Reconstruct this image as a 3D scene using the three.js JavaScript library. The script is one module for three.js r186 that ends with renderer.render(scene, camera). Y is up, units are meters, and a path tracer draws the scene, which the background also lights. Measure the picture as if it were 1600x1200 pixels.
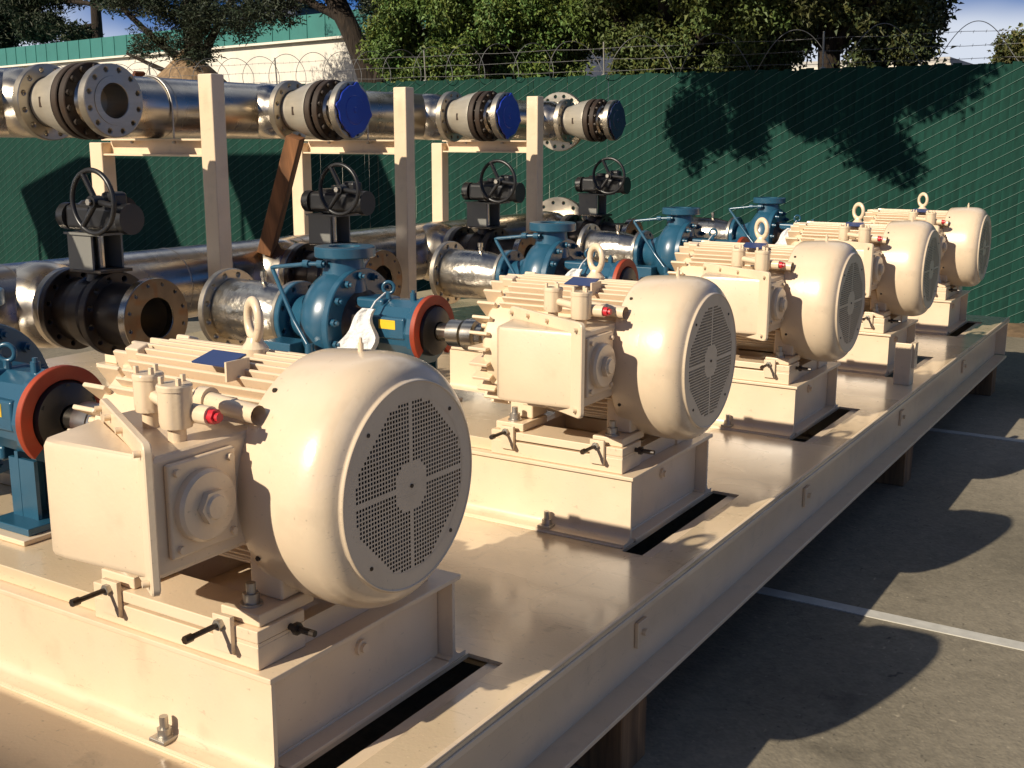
import * as THREE from 'three';
import { mergeGeometries, toCreasedNormals } from 'three/addons/utils/BufferGeometryUtils.js';
import { RoundedBoxGeometry } from 'three/addons/geometries/RoundedBoxGeometry.js';

// ---------------------------------------------------------------- camera, sky, sun, exposure
const G = 1.2;                       // heights below are measured from the motor shafts, which run 1.2 m above the pavement
const S = 1.7967;                    // spacing of the pump sets
const DECK = -0.63;
const scene = new THREE.Scene();
const camera = new THREE.PerspectiveCamera(37.49, 4 / 3, 0.05, 400);
camera.position.set(1.4994, 0.771 + G, 1.9907);
{
  const yaw = -31.906 * Math.PI / 180, pitch = 12.067 * Math.PI / 180;
  camera.lookAt(camera.position.x + Math.sin(yaw) * Math.cos(pitch), camera.position.y - Math.sin(pitch), camera.position.z - Math.cos(yaw) * Math.cos(pitch));
  camera.rotateZ(0.179 * Math.PI / 180);
}
const sunDir = new THREE.Vector3(-0.519, 1, 1.68).normalize();
const sun = new THREE.DirectionalLight(new THREE.Color(1, 0.89, 0.73), 5);
sun.position.copy(sunDir).multiplyScalar(40); sun.target.position.set(-3, 0, -4);
sun.position.add(sun.target.position);
sun.castShadow = true; sun.shadow.radius = 1; sun.shadow.mapSize.set(4096, 4096);
Object.assign(sun.shadow.camera, { left: -25, right: 25, top: 25, bottom: -25, near: 1, far: 120 });
scene.add(sun, sun.target);

// deterministic random numbers and tileable noise
let seed = 7;
const rnd = () => { seed = (seed * 1664525 + 1013904223) >>> 0; return seed / 4294967296; };
const rr = (a, b) => a + (b - a) * rnd();
function hash(x, y, s) { let h = (x * 374761393 + y * 668265263 + s * 1442695041) | 0; h = Math.imul(h ^ (h >>> 13), 1274126177); return ((h ^ (h >>> 16)) >>> 0) / 4294967296; }
function vnoise(x, y, px, py, s) {
  const xi = Math.floor(x), yi = Math.floor(y), fx = x - xi, fy = y - yi, u = fx * fx * (3 - 2 * fx), v = fy * fy * (3 - 2 * fy);
  const m = (a, n) => ((a % n) + n) % n;
  const a = hash(m(xi, px), m(yi, py), s), b = hash(m(xi + 1, px), m(yi, py), s), c = hash(m(xi, px), m(yi + 1, py), s), d = hash(m(xi + 1, px), m(yi + 1, py), s);
  return (a + (b - a) * u) * (1 - v) + (c + (d - c) * u) * v;
}
function fbm(u, v, p, q, oct, s) { let a = 0, w = 0.5, t = 0; for (let o = 0; o < oct; o++) { a += w * vnoise(u * p, v * q, p, q, s + o); t += w; w *= 0.5; p *= 2; q *= 2; } return a / t; }

// sky: deep blue overhead, paler low down, broken cloud towards the right of the view
{
  const W = 1024, H = 512, d = new Float32Array(W * H * 4);
  const sm = (a, b, x) => { const t = Math.min(1, Math.max(0, (x - a) / (b - a))); return t * t * (3 - 2 * t); };
  for (let j = 0; j < H; j++) for (let i = 0; i < W; i++) {
    const v = (j + 0.5) / H, el = (v - 0.5) * Math.PI, u = i / W;
    const e = Math.max(0, Math.sin(el)), k = Math.pow(1 - e, 4);
    let c = [0.012 + 0.036 * k, 0.038 + 0.145 * k, 0.12 + 0.40 * k];
    const n = fbm(u, v, 8, 10, 6, 3), cover = sm(0.53, 0.64, n);
    for (let q = 0; q < 3; q++) c[q] += ([0.68, 0.72, 0.78][q] - c[q]) * cover * 0.85 * sm(0, 0.05, e);
    if (el < 0) c = [0.05, 0.047, 0.042];
    const o = (j * W + i) * 4; d[o] = c[0]; d[o + 1] = c[1]; d[o + 2] = c[2]; d[o + 3] = 1;
  }
  const t = new THREE.DataTexture(d, W, H, THREE.RGBAFormat, THREE.FloatType);
  t.mapping = THREE.EquirectangularReflectionMapping; t.magFilter = t.minFilter = THREE.LinearFilter; t.wrapS = THREE.RepeatWrapping; t.needsUpdate = true;
  scene.background = t; scene.environment = t;
}
const renderer = new THREE.WebGLRenderer({ antialias: true });
renderer.toneMapping = THREE.LinearToneMapping;
renderer.toneMappingExposure = 1.17;
renderer.shadowMap.enabled = true;
renderer.setSize(1024, 768);

// ---------------------------------------------------------------- textures and materials
function tex(n, fn, srgb, rep) {
  const d = new Uint8Array(n * n * 4);
  for (let j = 0; j < n; j++) for (let i = 0; i < n; i++) {
    const c = fn(i / n, j / n), o = (j * n + i) * 4;
    for (let q = 0; q < 3; q++) d[o + q] = Math.max(0, Math.min(255, 255 * (c.length ? c[q] : c)));
    d[o + 3] = 255;
  }
  const t = new THREE.DataTexture(d, n, n); t.wrapS = t.wrapT = THREE.RepeatWrapping; t.magFilter = THREE.LinearFilter; t.minFilter = THREE.LinearMipmapLinearFilter; t.generateMipmaps = true;
  if (srgb) t.colorSpace = THREE.SRGBColorSpace; if (rep) t.repeat.set(rep, rep); t.needsUpdate = true; return t;
}
const spots = (u, v, p, s, th) => { const n = vnoise(u * p, v * p, p, p, s); return n > th ? (n - th) / (1 - th) : 0; };
const paintMap = tex(1024, (u, v) => {
  let a = 0.955 + 0.045 * fbm(u, v, 12, 12, 6, 11) - 0.16 * spots(u, v, 150, 5, 0.945) - 0.03 * Math.max(0, fbm(u, v, 22, 22, 5, 12) - 0.58) / 0.2;
  const sc = Math.abs(fbm(u, v, 3, 30, 4, 14) - 0.5); if (sc < 0.0025 && fbm(u, v, 6, 6, 2, 15) > 0.6) a -= 0.07;
  const b = fbm(u, v, 7, 7, 4, 13); return [a, a * (0.985 + 0.02 * b), a * (0.955 + 0.06 * b)];
}, true, 0.7);
const paintRough = tex(512, (u, v) => 0.62 + 0.38 * fbm(u, v, 6, 6, 6, 21), false, 1.3);
const peel = tex(256, (u, v) => fbm(u, v, 40, 40, 2, 31), false, 4);
const deckMap = tex(1024, (u, v) => {                      // dusty deck paint: scuffs, dried puddle edges, grit
  const st = fbm(u, v, 4, 9, 6, 41), p = fbm(u, v, 6, 6, 6, 42);
  let a = 0.90 + 0.10 * st - 0.16 * Math.max(0, p - 0.53) / 0.2 - 0.24 * spots(u, v, 240, 6, 0.925) - 0.10 * spots(u, v, 60, 7, 0.86);
  const ring = Math.abs(fbm(u, v, 5, 5, 4, 44) - 0.52); if (ring < 0.006) a -= 0.05;
  const sc = Math.abs(fbm(u, v, 4, 40, 4, 46) - 0.5); if (sc < 0.003 && fbm(u, v, 5, 5, 2, 47) > 0.55) a -= 0.09;
  return [a, a * 0.985, a * 0.95];
}, true, 0.36);
const deckRough = tex(512, (u, v) => 0.3 + 0.7 * fbm(u, v, 5, 9, 6, 45), false, 0.5);
const steelMap = tex(512, (u, v) => { const a = 0.76 + 0.24 * fbm(u, v, 3, 24, 5, 51), b = fbm(u, v, 6, 6, 5, 52); return [a, a * (0.99 - 0.05 * b), a * (0.97 - 0.12 * b)]; }, true, 0.9);
const steelRough = tex(512, (u, v) => 0.45 + 0.55 * fbm(u, v, 9, 5, 6, 53), false, 0.8);
const dentBump = tex(512, (u, v) => fbm(u, v, 7, 7, 5, 54), false, 1.6);
const darkMap = tex(512, (u, v) => { const a = 0.6 + 0.4 * fbm(u, v, 8, 8, 6, 61), r = spots(u, v, 24, 62, 0.62); return [a, a * (0.95 - 0.15 * r), a * (0.9 - 0.3 * r)]; }, true, 1.1);
const pave = tex(2048, (u, v) => {
  const g = 0.5 * fbm(u, v, 500, 500, 2, 71) + 0.5 * fbm(u, v, 160, 160, 3, 72), c = fbm(u, v, 3, 3, 6, 73), st = fbm(u, v, 11, 9, 6, 74);
  let a = 0.62 + 0.20 * g + 0.34 * (c - 0.5) - 0.25 * spots(u, v, 330, 75, 0.93) - 0.5 * Math.max(0, st - 0.62) + 0.22 * spots(u, v, 260, 78, 0.95);
  const cr = Math.abs(fbm(u, v, 3, 3, 7, 76) - 0.5); if (cr < 0.0006) a -= 0.06;
  const oil = fbm(u, v, 16, 16, 4, 79); if (oil > 0.7) a -= 0.9 * (oil - 0.7);
  return [a, a * 0.985, a * (0.94 + 0.04 * c)];
}, true, 0.17);
const paveBump = tex(512, (u, v) => fbm(u, v, 120, 120, 3, 77), false, 0.8);
const lineMap = tex(512, (u, v) => { const w = fbm(u, v, 40, 40, 4, 81), a = 0.86 + 0.14 * w; return [a, a * 0.99, a * 0.96]; }, true, 0.7);
const woodMap = tex(512, (u, v) => { const g = fbm(u, v, 60, 3, 4, 91), r = 0.5 + 0.5 * Math.sin(40 * u + 9 * fbm(u, v, 3, 3, 3, 92)), a = 0.55 + 0.3 * g + 0.15 * r; return [a, a * 0.9, a * 0.8]; }, true, 1.6);
const wallMap = tex(512, (u, v) => { const a = 0.9 + 0.1 * fbm(u, v, 12, 12, 5, 101) - 0.12 * Math.max(0, fbm(u, v, 30, 2, 4, 102) - 0.6); return [a, a, a * 0.99]; }, true, 0.2);
const slatMap = tex(256, (u, v) => { const a = 0.72 + 0.28 * fbm(u, v, 30, 6, 4, 111); return [a, a, a]; }, true, 0.9);
const barkMap = tex(256, (u, v) => { const a = 0.4 + 0.6 * fbm(u, v, 22, 5, 4, 121); return [a, a * 0.93, a * 0.85]; }, true, 1.5);
const dirtMap = tex(512, (u, v) => { const a = 0.6 + 0.4 * fbm(u, v, 30, 30, 5, 131); return [a, a * 0.95, a * 0.88]; }, true, 0.5);
const bagMap = tex(256, (u, v) => fbm(u, v, 9, 9, 5, 141), false, 5);

const lin = (r, g, b) => new THREE.Color().setRGB(r, g, b);
const std = (c, roughness, o = {}) => new THREE.MeshStandardMaterial({ color: c, roughness, side: THREE.DoubleSide, ...o });
const phy = (c, roughness, o = {}) => new THREE.MeshPhysicalMaterial({ color: c, roughness, side: THREE.DoubleSide, ...o });
const CREAM = lin(0.765, 0.61, 0.428);
const M = {
  cream: phy(CREAM, 0.42, { map: paintMap, roughnessMap: paintRough, bumpMap: peel, bumpScale: 0.00025, clearcoat: 0.25, clearcoatRoughness: 0.18 }),
  gloss: phy(CREAM, 0.38, { map: paintMap, roughnessMap: paintRough, bumpMap: peel, bumpScale: 0.0002, clearcoat: 0.55, clearcoatRoughness: 0.12 }),
  deck: phy(lin(0.76, 0.615, 0.43), 0.42, { map: deckMap, roughnessMap: deckRough, bumpMap: peel, bumpScale: 0.0003, clearcoat: 0.75, clearcoatRoughness: 0.13 }),
  steel: std(lin(0.70, 0.69, 0.67), 0.38, { metalness: 1, map: steelMap, roughnessMap: steelRough, bumpMap: dentBump, bumpScale: 0.0012 }),
  crumpled: std(lin(0.70, 0.69, 0.66), 0.40, { metalness: 1, map: steelMap, roughnessMap: steelRough, bumpMap: dentBump, bumpScale: 0.008 }),
  castSteel: std(lin(0.60, 0.58, 0.54), 0.5, { metalness: 0.95, map: steelMap, roughnessMap: steelRough }),
  castBody: std(lin(0.56, 0.555, 0.52), 0.5, { metalness: 0.35, map: steelMap, roughnessMap: steelRough }),
  zinc: std(lin(0.62, 0.63, 0.64), 0.45, { metalness: 0.9, map: steelMap }),
  dark: std(lin(0.075, 0.066, 0.06), 0.45, { metalness: 0.35, map: darkMap, roughnessMap: paintRough }),
  rusty: std(lin(0.06, 0.043, 0.031), 0.65, { map: darkMap, metalness: 0.2 }),
  black: std(lin(0.014, 0.014, 0.015), 0.35, {}),
  fan: std(lin(0.09, 0.09, 0.09), 0.6, {}),
  shadedCap: phy(lin(0.012, 0.022, 0.075), 0.35, { map: paintMap, clearcoat: 0.4 }),  // the blue cap again, darkened so its colour carries the shade
  tanFace: std(lin(0.42, 0.31, 0.17), 0.65, { map: darkMap }),
  grey: std(lin(0.20, 0.20, 0.185), 0.55, { map: paintMap, metalness: 0.2 }),
  blue: phy(lin(0.020, 0.092, 0.158), 0.38, { roughnessMap: paintRough, map: paintMap, clearcoat: 0.4, clearcoatRoughness: 0.2 }),
  navy: std(lin(0.03, 0.055, 0.17), 0.4, { map: paintMap }),
  red: std(lin(0.58, 0.085, 0.025), 0.55, { map: darkMap }),
  plugRed: std(lin(0.55, 0.02, 0.03), 0.4),
  yellow: std(lin(0.78, 0.52, 0.02), 0.5, { map: paintMap }),
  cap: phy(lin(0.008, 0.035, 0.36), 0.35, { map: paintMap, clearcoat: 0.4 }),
  gasket: std(lin(0.02, 0.05, 0.25), 0.5),
  bag: std(lin(0.72, 0.72, 0.70), 0.6, { bumpMap: bagMap, bumpScale: 0.012 }),
  tagGreen: std(lin(0.12, 0.55, 0.08), 0.6),
  pave: std(lin(0.50, 0.445, 0.335), 0.92, { map: pave, bumpMap: paveBump, bumpScale: 0.002 }),
  line: std(lin(0.58, 0.57, 0.53), 0.8, { map: lineMap }),
  wood: std(lin(0.37, 0.20, 0.095), 0.75, { map: woodMap, bumpMap: woodMap, bumpScale: 0.001 }),
  woodEnd: std(lin(0.48, 0.25, 0.10), 0.85, { map: woodMap }),
  timber: std(lin(0.33, 0.23, 0.13), 0.85, { map: woodMap }),
  slats: [0.9, 1, 1.08].map((k) => phy(lin(0.0085 * k, 0.056 * k, 0.040 * k), 0.8, { map: slatMap, specularIntensity: 0.35 })),
  wire: phy(lin(0.13, 0.22, 0.18), 0.8, { specularIntensity: 0.4 }),
  darkWire: std(lin(0.16, 0.16, 0.16), 0.6, { metalness: 0.3 }),
  galv: std(lin(0.4, 0.42, 0.42), 0.5, { metalness: 0.7, map: steelMap }),
  wall: std(lin(0.78, 0.73, 0.64), 0.9, { map: wallMap }),
  teal: std(lin(0.04, 0.195, 0.175), 0.55, { map: wallMap }),
  roofUnit: std(lin(0.05, 0.06, 0.10), 0.6, { map: wallMap }),
  paleRoof: std(lin(0.5, 0.48, 0.46), 0.85, { map: wallMap }),
  bark: std(lin(0.055, 0.043, 0.032), 0.95, { map: barkMap, bumpMap: barkMap, bumpScale: 0.02 }),
  leaf: std(lin(1, 1, 1), 0.65, {}),
  dirt: std(lin(0.42, 0.31, 0.2), 0.95, { map: dirtMap, bumpMap: dirtMap, bumpScale: 0.03 }),
  debris: std(lin(0.25, 0.09, 0.05), 0.9, { map: dirtMap }),
  litter: std(lin(0.26, 0.19, 0.12), 0.95, { map: dirtMap }),
  addedCanopy: std(lin(0.2, 0.22, 0.25), 0.7, { map: wallMap }),
};

// ---------------------------------------------------------------- geometry helpers
const names = {};
function numbered(n) { if (!(n in names)) { names[n] = 0; return n; } names[n]++; return n + '_' + String(names[n]).padStart(3, '0'); }
function met(g) {                                           // uv in metres, by the way each face points
  g = g.index ? g.toNonIndexed() : g;
  const p = g.attributes.position, uv = new Float32Array(p.count * 2), a = new THREE.Vector3(), b = new THREE.Vector3(), c = new THREE.Vector3();
  for (let i = 0; i < p.count; i += 3) {
    a.fromBufferAttribute(p, i); b.fromBufferAttribute(p, i + 1); c.fromBufferAttribute(p, i + 2);
    const n = b.clone().sub(a).cross(c.clone().sub(a)), x = Math.abs(n.x), y = Math.abs(n.y), z = Math.abs(n.z);
    [a, b, c].forEach((q, k) => { const o = (i + k) * 2; if (y >= x && y >= z) { uv[o] = q.x; uv[o + 1] = q.z; } else if (x >= z) { uv[o] = q.z; uv[o + 1] = q.y; } else { uv[o] = q.x; uv[o + 1] = q.y; } });
  }
  g.setAttribute('uv', new THREE.BufferAttribute(uv, 2));
  for (const k of Object.keys(g.attributes)) if (!['position', 'normal', 'uv'].includes(k)) g.deleteAttribute(k);
  return g;
}
const J = (...gs) => mergeGeometries(gs.flat().map((g) => { const q = g.index ? g.toNonIndexed() : g; for (const k of Object.keys(q.attributes)) if (!['position', 'normal', 'uv'].includes(k)) q.deleteAttribute(k); return q; }));
function box(x0, x1, y0, y1, z0, z1, r = 0) {
  const w = Math.abs(x1 - x0), h = Math.abs(y1 - y0), d = Math.abs(z1 - z0);
  const g = r ? new RoundedBoxGeometry(w, h, d, 1, Math.min(r, w / 2.01, h / 2.01, d / 2.01)) : new THREE.BoxGeometry(w, h, d);
  g.translate((x0 + x1) / 2, (y0 + y1) / 2, (z0 + z1) / 2); return g;
}
function latheX(prof, seg = 48, crease = 0.6) {             // prof: [x, r] pairs turned about the X axis
  let g = new THREE.LatheGeometry(prof.map(([x, r]) => new THREE.Vector2(Math.max(r, 1e-5), x)), seg); g.rotateZ(-Math.PI / 2);
  return crease ? toCreasedNormals(g, crease) : g;
}
const cylX = (r, x0, x1, seg = 32) => latheX([[x0, 0], [x0, r], [x1, r], [x1, 0]], seg);
const toY = (g) => g.rotateZ(Math.PI / 2);                   // an X-axis solid stood up along Y
const toZ = (g) => g.rotateY(-Math.PI / 2);                  // an X-axis solid laid along Z
const at = (g, x, y, z) => g.translate(x, y, z);
function tube(pts, r, seg = 24, rad = 8, closed = false) { return new THREE.TubeGeometry(new THREE.CatmullRomCurve3(pts.map((p) => new THREE.Vector3(...p)), closed, 'catmullrom', 0.05), seg, r, rad, closed); }
function bar(a, b, r, rad = 8) { return new THREE.TubeGeometry(new THREE.LineCurve3(new THREE.Vector3(...a), new THREE.Vector3(...b)), 1, r, rad); }
function prism(pts, y0, y1, bevel = 0) {                     // plan outline [x, z] raised from y0 to y1
  const s = new THREE.Shape(pts.map(([x, z]) => new THREE.Vector2(x, -z)));
  const g = new THREE.ExtrudeGeometry(s, { depth: y1 - y0 - 2 * bevel, bevelEnabled: bevel > 0, bevelSize: bevel, bevelThickness: bevel, bevelOffset: -bevel, bevelSegments: 2, curveSegments: 4 });
  g.rotateX(-Math.PI / 2); g.translate(0, y0 + bevel, 0); return g;
}
function flangeX(x0, x1, R, bore, pcd, n, hr, bev = 0.004) { // drilled flange with its axis on X
  const s = new THREE.Shape(); s.absarc(0, 0, R, 0, Math.PI * 2, false);
  if (bore) { const h = new THREE.Path(); h.absarc(0, 0, bore, 0, Math.PI * 2, true); s.holes.push(h); }
  for (let k = 0; k < n; k++) { const a = (k + 0.5) / n * Math.PI * 2, h = new THREE.Path(); for (let q = 0; q <= 8; q++) { const b = -q / 8 * Math.PI * 2, px = pcd * Math.cos(a) + hr * Math.cos(b), py = pcd * Math.sin(a) + hr * Math.sin(b); q ? h.lineTo(px, py) : h.moveTo(px, py); } s.holes.push(h); }
  const g = new THREE.ExtrudeGeometry(s, { depth: x1 - x0 - 2 * bev, bevelEnabled: true, bevelSize: bev, bevelThickness: bev, bevelOffset: -bev, bevelSegments: 1, curveSegments: 22 });
  g.rotateY(Math.PI / 2); g.translate(x0 + bev, 0, 0); return toCreasedNormals(g, 0.5);
}
function hexX(r, x0, x1) { const g = new THREE.CylinderGeometry(r, r, x1 - x0, 6); g.rotateZ(Math.PI / 2); g.translate((x0 + x1) / 2, 0, 0); return g; }
function thing(name, label, category, x, y, z, group) {      // a Group at the thing's base; y from the shaft level
  const o = new THREE.Group(); o.name = numbered(name); o.position.set(x, y + G, z); o.userData = { label, category }; if (group) o.userData.group = group; scene.add(o);
  o.base = [x, y, z]; return o;
}
function part(t, name, geo, mat, parent) {                   // geo in shaft-level coordinates; becomes a child of the thing or of one of its parts
  const g = met(geo.clone()); g.translate(-t.base[0], -t.base[1], -t.base[2]);
  const m = new THREE.Mesh(g, mat); m.name = name; (parent || t).add(m); return m;
}
function setting(name, geo, mat) { const m = new THREE.Mesh(met(geo), mat); m.name = numbered(name); m.position.y = G; m.userData.kind = 'structure'; scene.add(m); return m; }
function dup(o, dz, label) { const c = o.clone(); c.name = numbered(o.name.replace(/_\d{3}$/, '')); c.userData = { ...o.userData, label }; c.position.z += dz; scene.add(c); return c; }
const ORD = ['first', 'second', 'third', 'fourth', 'fifth', 'sixth'];

// ---------------------------------------------------------------- ground
setting('pavement', (() => {
  const g = new THREE.PlaneGeometry(160, 150, 160, 150); g.rotateX(-Math.PI / 2); g.translate(-10, 0, -15); const p = g.attributes.position, sm = (a, b, x) => { const t = Math.min(1, Math.max(0, (x - a) / (b - a))); return t * t * (3 - 2 * t); };
  for (let i = 0; i < p.count; i++) { const x = p.getX(i), z = p.getZ(i); p.setY(i, -G - 0.55 * sm(-6.5, -10.5, x) * sm(-5.5, -9.5, z)); }
  g.computeVertexNormals(); return g;
})(), M.pave);
setting('verge', (() => {                                    // strip of soil and litter along the fence foot
  const g = new THREE.PlaneGeometry(11, 0.9, 70, 10); g.rotateX(-Math.PI / 2); const p = g.attributes.position;
  for (let i = 0; i < p.count; i++) { const e = 1 - Math.abs(p.getZ(i)) / 0.45; p.setY(i, 0.004 + e * (0.05 + 0.09 * fbm((p.getX(i) + 5.5) / 11, (p.getZ(i) + 0.45), 24, 4, 3, 8)) - (e < 0.05 ? 0.03 : 0)); }
  g.computeVertexNormals(); g.translate(-0.5, -G, -11.05); return g;
})(), M.litter);
for (const [z, x0, x1] of [[-2.67, -1.5, 7], [-6.13, -1.5, 7]]) { const m = setting('parking_line', box(x0, x1, -G - 0.01, -G + 0.004, z - 0.038, z + 0.038), M.line); }

// ---------------------------------------------------------------- skid
{
  const t = thing('skid_frame', 'long cream painted steel skid deck with side beams carrying the pump sets', 'skid', -2.4, -0.963, -2.6);
  // deck plate with a drain slot at the end of every motor pedestal
  const s = new THREE.Shape(); const Z0 = 2.9, Z1 = -8.0;
  s.moveTo(-4.95, -Z0); s.lineTo(0.100, -Z0); s.lineTo(0.100, -Z1); s.lineTo(-4.95, -Z1); s.closePath();
  for (let i = 0; i < 5; i++) { const h = new THREE.Path(), za = -(-i * S + 0.395), zb = -(-i * S - 0.445); h.moveTo(-0.158, za); h.lineTo(-0.158, zb); h.lineTo(-0.043, zb); h.lineTo(-0.043, za); h.closePath(); s.holes.push(h); }
  const g = new THREE.ExtrudeGeometry(s, { depth: 0.012, bevelEnabled: false }); g.rotateX(-Math.PI / 2); g.translate(0, DECK - 0.012, 0);
  part(t, 'deck_plate', g, M.deck);
  const beam = (x, out) => {                                  // wide-flange side beam
    const pr = [[0, 0.005], [0.105, 0.005]];
    return J(box(x - 0.1, x + 0.1, DECK - 0.033, DECK - 0.0125, Z1, Z0, 0.003), box(x - 0.1, x + 0.1, -0.963, -0.946, Z1, Z0, 0.003), box(x - 0.006, x + 0.006, -0.946, DECK - 0.033, Z1, Z0));
  };
  const b = part(t, 'side_beam', beam(0.005), M.cream);
  part(t, 'side_beam', beam(-4.85), M.cream);
  for (const z of [-1.2, -2.95, -4.75, -6.6]) part(t, 'pad_eye', J(box(0.012, 0.026, -0.86, -0.77, z - 0.035, z + 0.035, 0.003), at(hexX(0.012, 0.026, 0.04), 0, -0.81, z)), M.cream, b);
  for (const z of [Z0 - 0.1, -1.0, -4.5, Z1 + 0.1]) part(t, 'cross_beam', J(box(-4.83, -0.02, -0.93, -0.66, z - 0.006, z + 0.006), box(-4.74, -0.1, -0.945, -0.93, z - 0.07, z + 0.07)), M.cream);
  part(t, 'kick_bar', box(0.086, 0.1, DECK, DECK + 0.006, Z1, Z0, 0.002), M.cream);
  part(t, 'end_plate', box(-4.94, 0.09, -0.94, DECK - 0.04, Z1 - 0.012, Z1, 0.002), M.cream);
}
{
  const t = thing('lifting_lug', 'small upright cream lug plate with a slot welded to the deck edge', 'lug', 0.0, DECK, -4.82);
  part(t, 'plate', J(box(-0.06, 0.035, DECK, DECK + 0.25, -4.815, -4.80, 0.004), box(0.02, 0.035, DECK, DECK + 0.25, -4.9, -4.815, 0.003)), M.cream);
  const fp = new THREE.Shape([[-0.895 + 0.86, 0.1], [0.035, 0.1], [0.035, 0.25], [-0.035, 0.25]].map((p) => new THREE.Vector2(...p))); const hp = new THREE.Path([[-0.009, 0.155], [-0.009, 0.2], [0.009, 0.2], [0.009, 0.155]].map((p) => new THREE.Vector2(...p))); fp.holes.push(hp);
  const fg = new THREE.ExtrudeGeometry(fp, { depth: 0.014, bevelEnabled: false }); fg.rotateY(Math.PI / 2); fg.translate(0.0355, DECK, -4.86); part(t, 'face_plate', fg, M.cream);
}
for (const [x, z, label] of [[0.0, -4.72, 'rough timber block under the skid beam between the two white parking lines'], [0.0, -1.03, 'rough timber block under the skid beam before the first white parking line'], [0.0, -7.6, 'rough timber block under the skid beam end by the green fence']]) {
  const t = thing('timber_block', label, 'block', x, -G, z, 'timber blocks under the skid beam');
  part(t, 'block', box(x - 0.16, x + 0.085, -G, -0.9635, z - 0.09, z + 0.09, 0.006), M.timber);
}
{
  const t = thing('added_crate', 'unseen low timber crate added on the open end of the deck to cast a shadow', 'crate', -1.3, DECK, 1.9);  // invented crate out of view, put here to shade the near deck
  for (let k = 0; k < 5; k++) { const y = DECK + 0.02 + k * 0.116; for (const z of [1.43, 2.37]) part(t, 'board', box(-2.3, -0.25, y, y + 0.112, z, z + 0.02, 0.002), M.timber); }
  for (const x of [-2.3, -0.27]) part(t, 'end_panel', box(x, x + 0.02, DECK + 0.0005, DECK + 0.6, 1.4505, 2.3695, 0.002), M.timber);
  for (let k = 0; k < 8; k++) part(t, 'lid_board', box(-2.3 + k * 0.257, -2.3 + k * 0.257 + 0.252, DECK + 0.601, DECK + 0.62, 1.43, 2.39, 0.002), M.timber);
}

// ---------------------------------------------------------------- motor pedestal, slide base, motor
function makePedestal() {
  const t = thing('motor_pedestal', '', 'pedestal', -1.15, DECK, 0, 'pump and motor pedestals along the skid');
  const T = -0.378, X0 = -2.2, X1 = -0.15, ZN = 0.335, ZF = -0.4;
  part(t, 'top_plate', box(X0, X1, T - 0.014, T, ZF, ZN, 0.003), M.cream);
  for (const [z, o] of [[ZN - 0.014, 1], [ZF + 0.014, -1]]) {
    // rolled side member: thin web with root radii running out into the foot flange
    const pts = [[0, T - 0.0145]]; for (let k = 0; k <= 5; k++) { const a = k / 5 * Math.PI / 2; pts.push([0.028 - 0.028 * Math.cos(Math.PI / 2 - a) * 1 + 0.0 - 0.0, DECK + 0.042 - 0.028 * Math.sin(a)].map((v, q) => q ? v : 0.028 * (1 - Math.cos(a)))); }
    pts.push([0.05, DECK + 0.0135], [0.05, DECK + 0.001], [-0.03, DECK + 0.001], [-0.03, DECK + 0.0135], [-0.012, DECK + 0.016], [-0.012, T - 0.0145]);
    const s = new THREE.Shape(pts.map(([u, v]) => new THREE.Vector2(-o * u, v))), g = new THREE.ExtrudeGeometry(s, { depth: X1 - 0.012 - X0, bevelEnabled: false });
    g.rotateY(Math.PI / 2); g.translate(X0, 0, z); part(t, 'side_member', toCreasedNormals(g, 0.5), M.cream);
  }
  part(t, 'end_web', box(X1 - 0.07, X1 - 0.06, DECK + 0.001, T - 0.0145, ZF + 0.03, ZN - 0.03), M.cream);
  part(t, 'end_flange', box(X1 - 0.06, X1 - 0.005, DECK + 0.0015, DECK + 0.013, ZF + 0.05, ZN - 0.05, 0.002), M.cream);
  part(t, 'back_web', box(X0 + 0.02, X0 + 0.03, DECK + 0.001, T - 0.0145, ZF + 0.03, ZN - 0.03), M.cream);
  part(t, 'weld_bead', J(bar([X0 + 0.02, DECK + 0.002, ZN + 0.0365], [X1 - 0.02, DECK + 0.002, ZN + 0.0365], 0.004, 6), bar([X1 - 0.0598, DECK + 0.0135, ZF + 0.06], [X1 - 0.0598, DECK + 0.0135, ZN - 0.06], 0.005, 6), bar([X1 - 0.0598, T - 0.015, ZF + 0.04], [X1 - 0.0598, T - 0.015, ZN - 0.04], 0.005, 6)), M.cream).userData.kind = 'stuff';
  part(t, 'pump_pad', box(X0 + 0.03, -0.757, T + 0.0005, -0.332, -0.36, 0.297, 0.003), M.deck);
  const gb = at(J(cylX(0.012, -0.215, -0.19, 16), cylX(0.02, -0.2098, -0.2, 16)), 0, -0.463, -0.04);
  part(t, 'ground_boss', gb, M.cream);
  for (const x of [-0.49, -1.75]) part(t, 'anchor_bolt', at(J(box(-0.026, 0.026, 0, 0.01, -0.026, 0.026, 0.002), toY(hexX(0.018, 0.012, 0.03)), toY(cylX(0.0105, 0.03, 0.06, 12)), toY(cylX(0.02, 0.008, 0.013, 16))), x, DECK + 0.0142, ZN + 0.012), M.zinc);
  return t;
}
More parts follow.
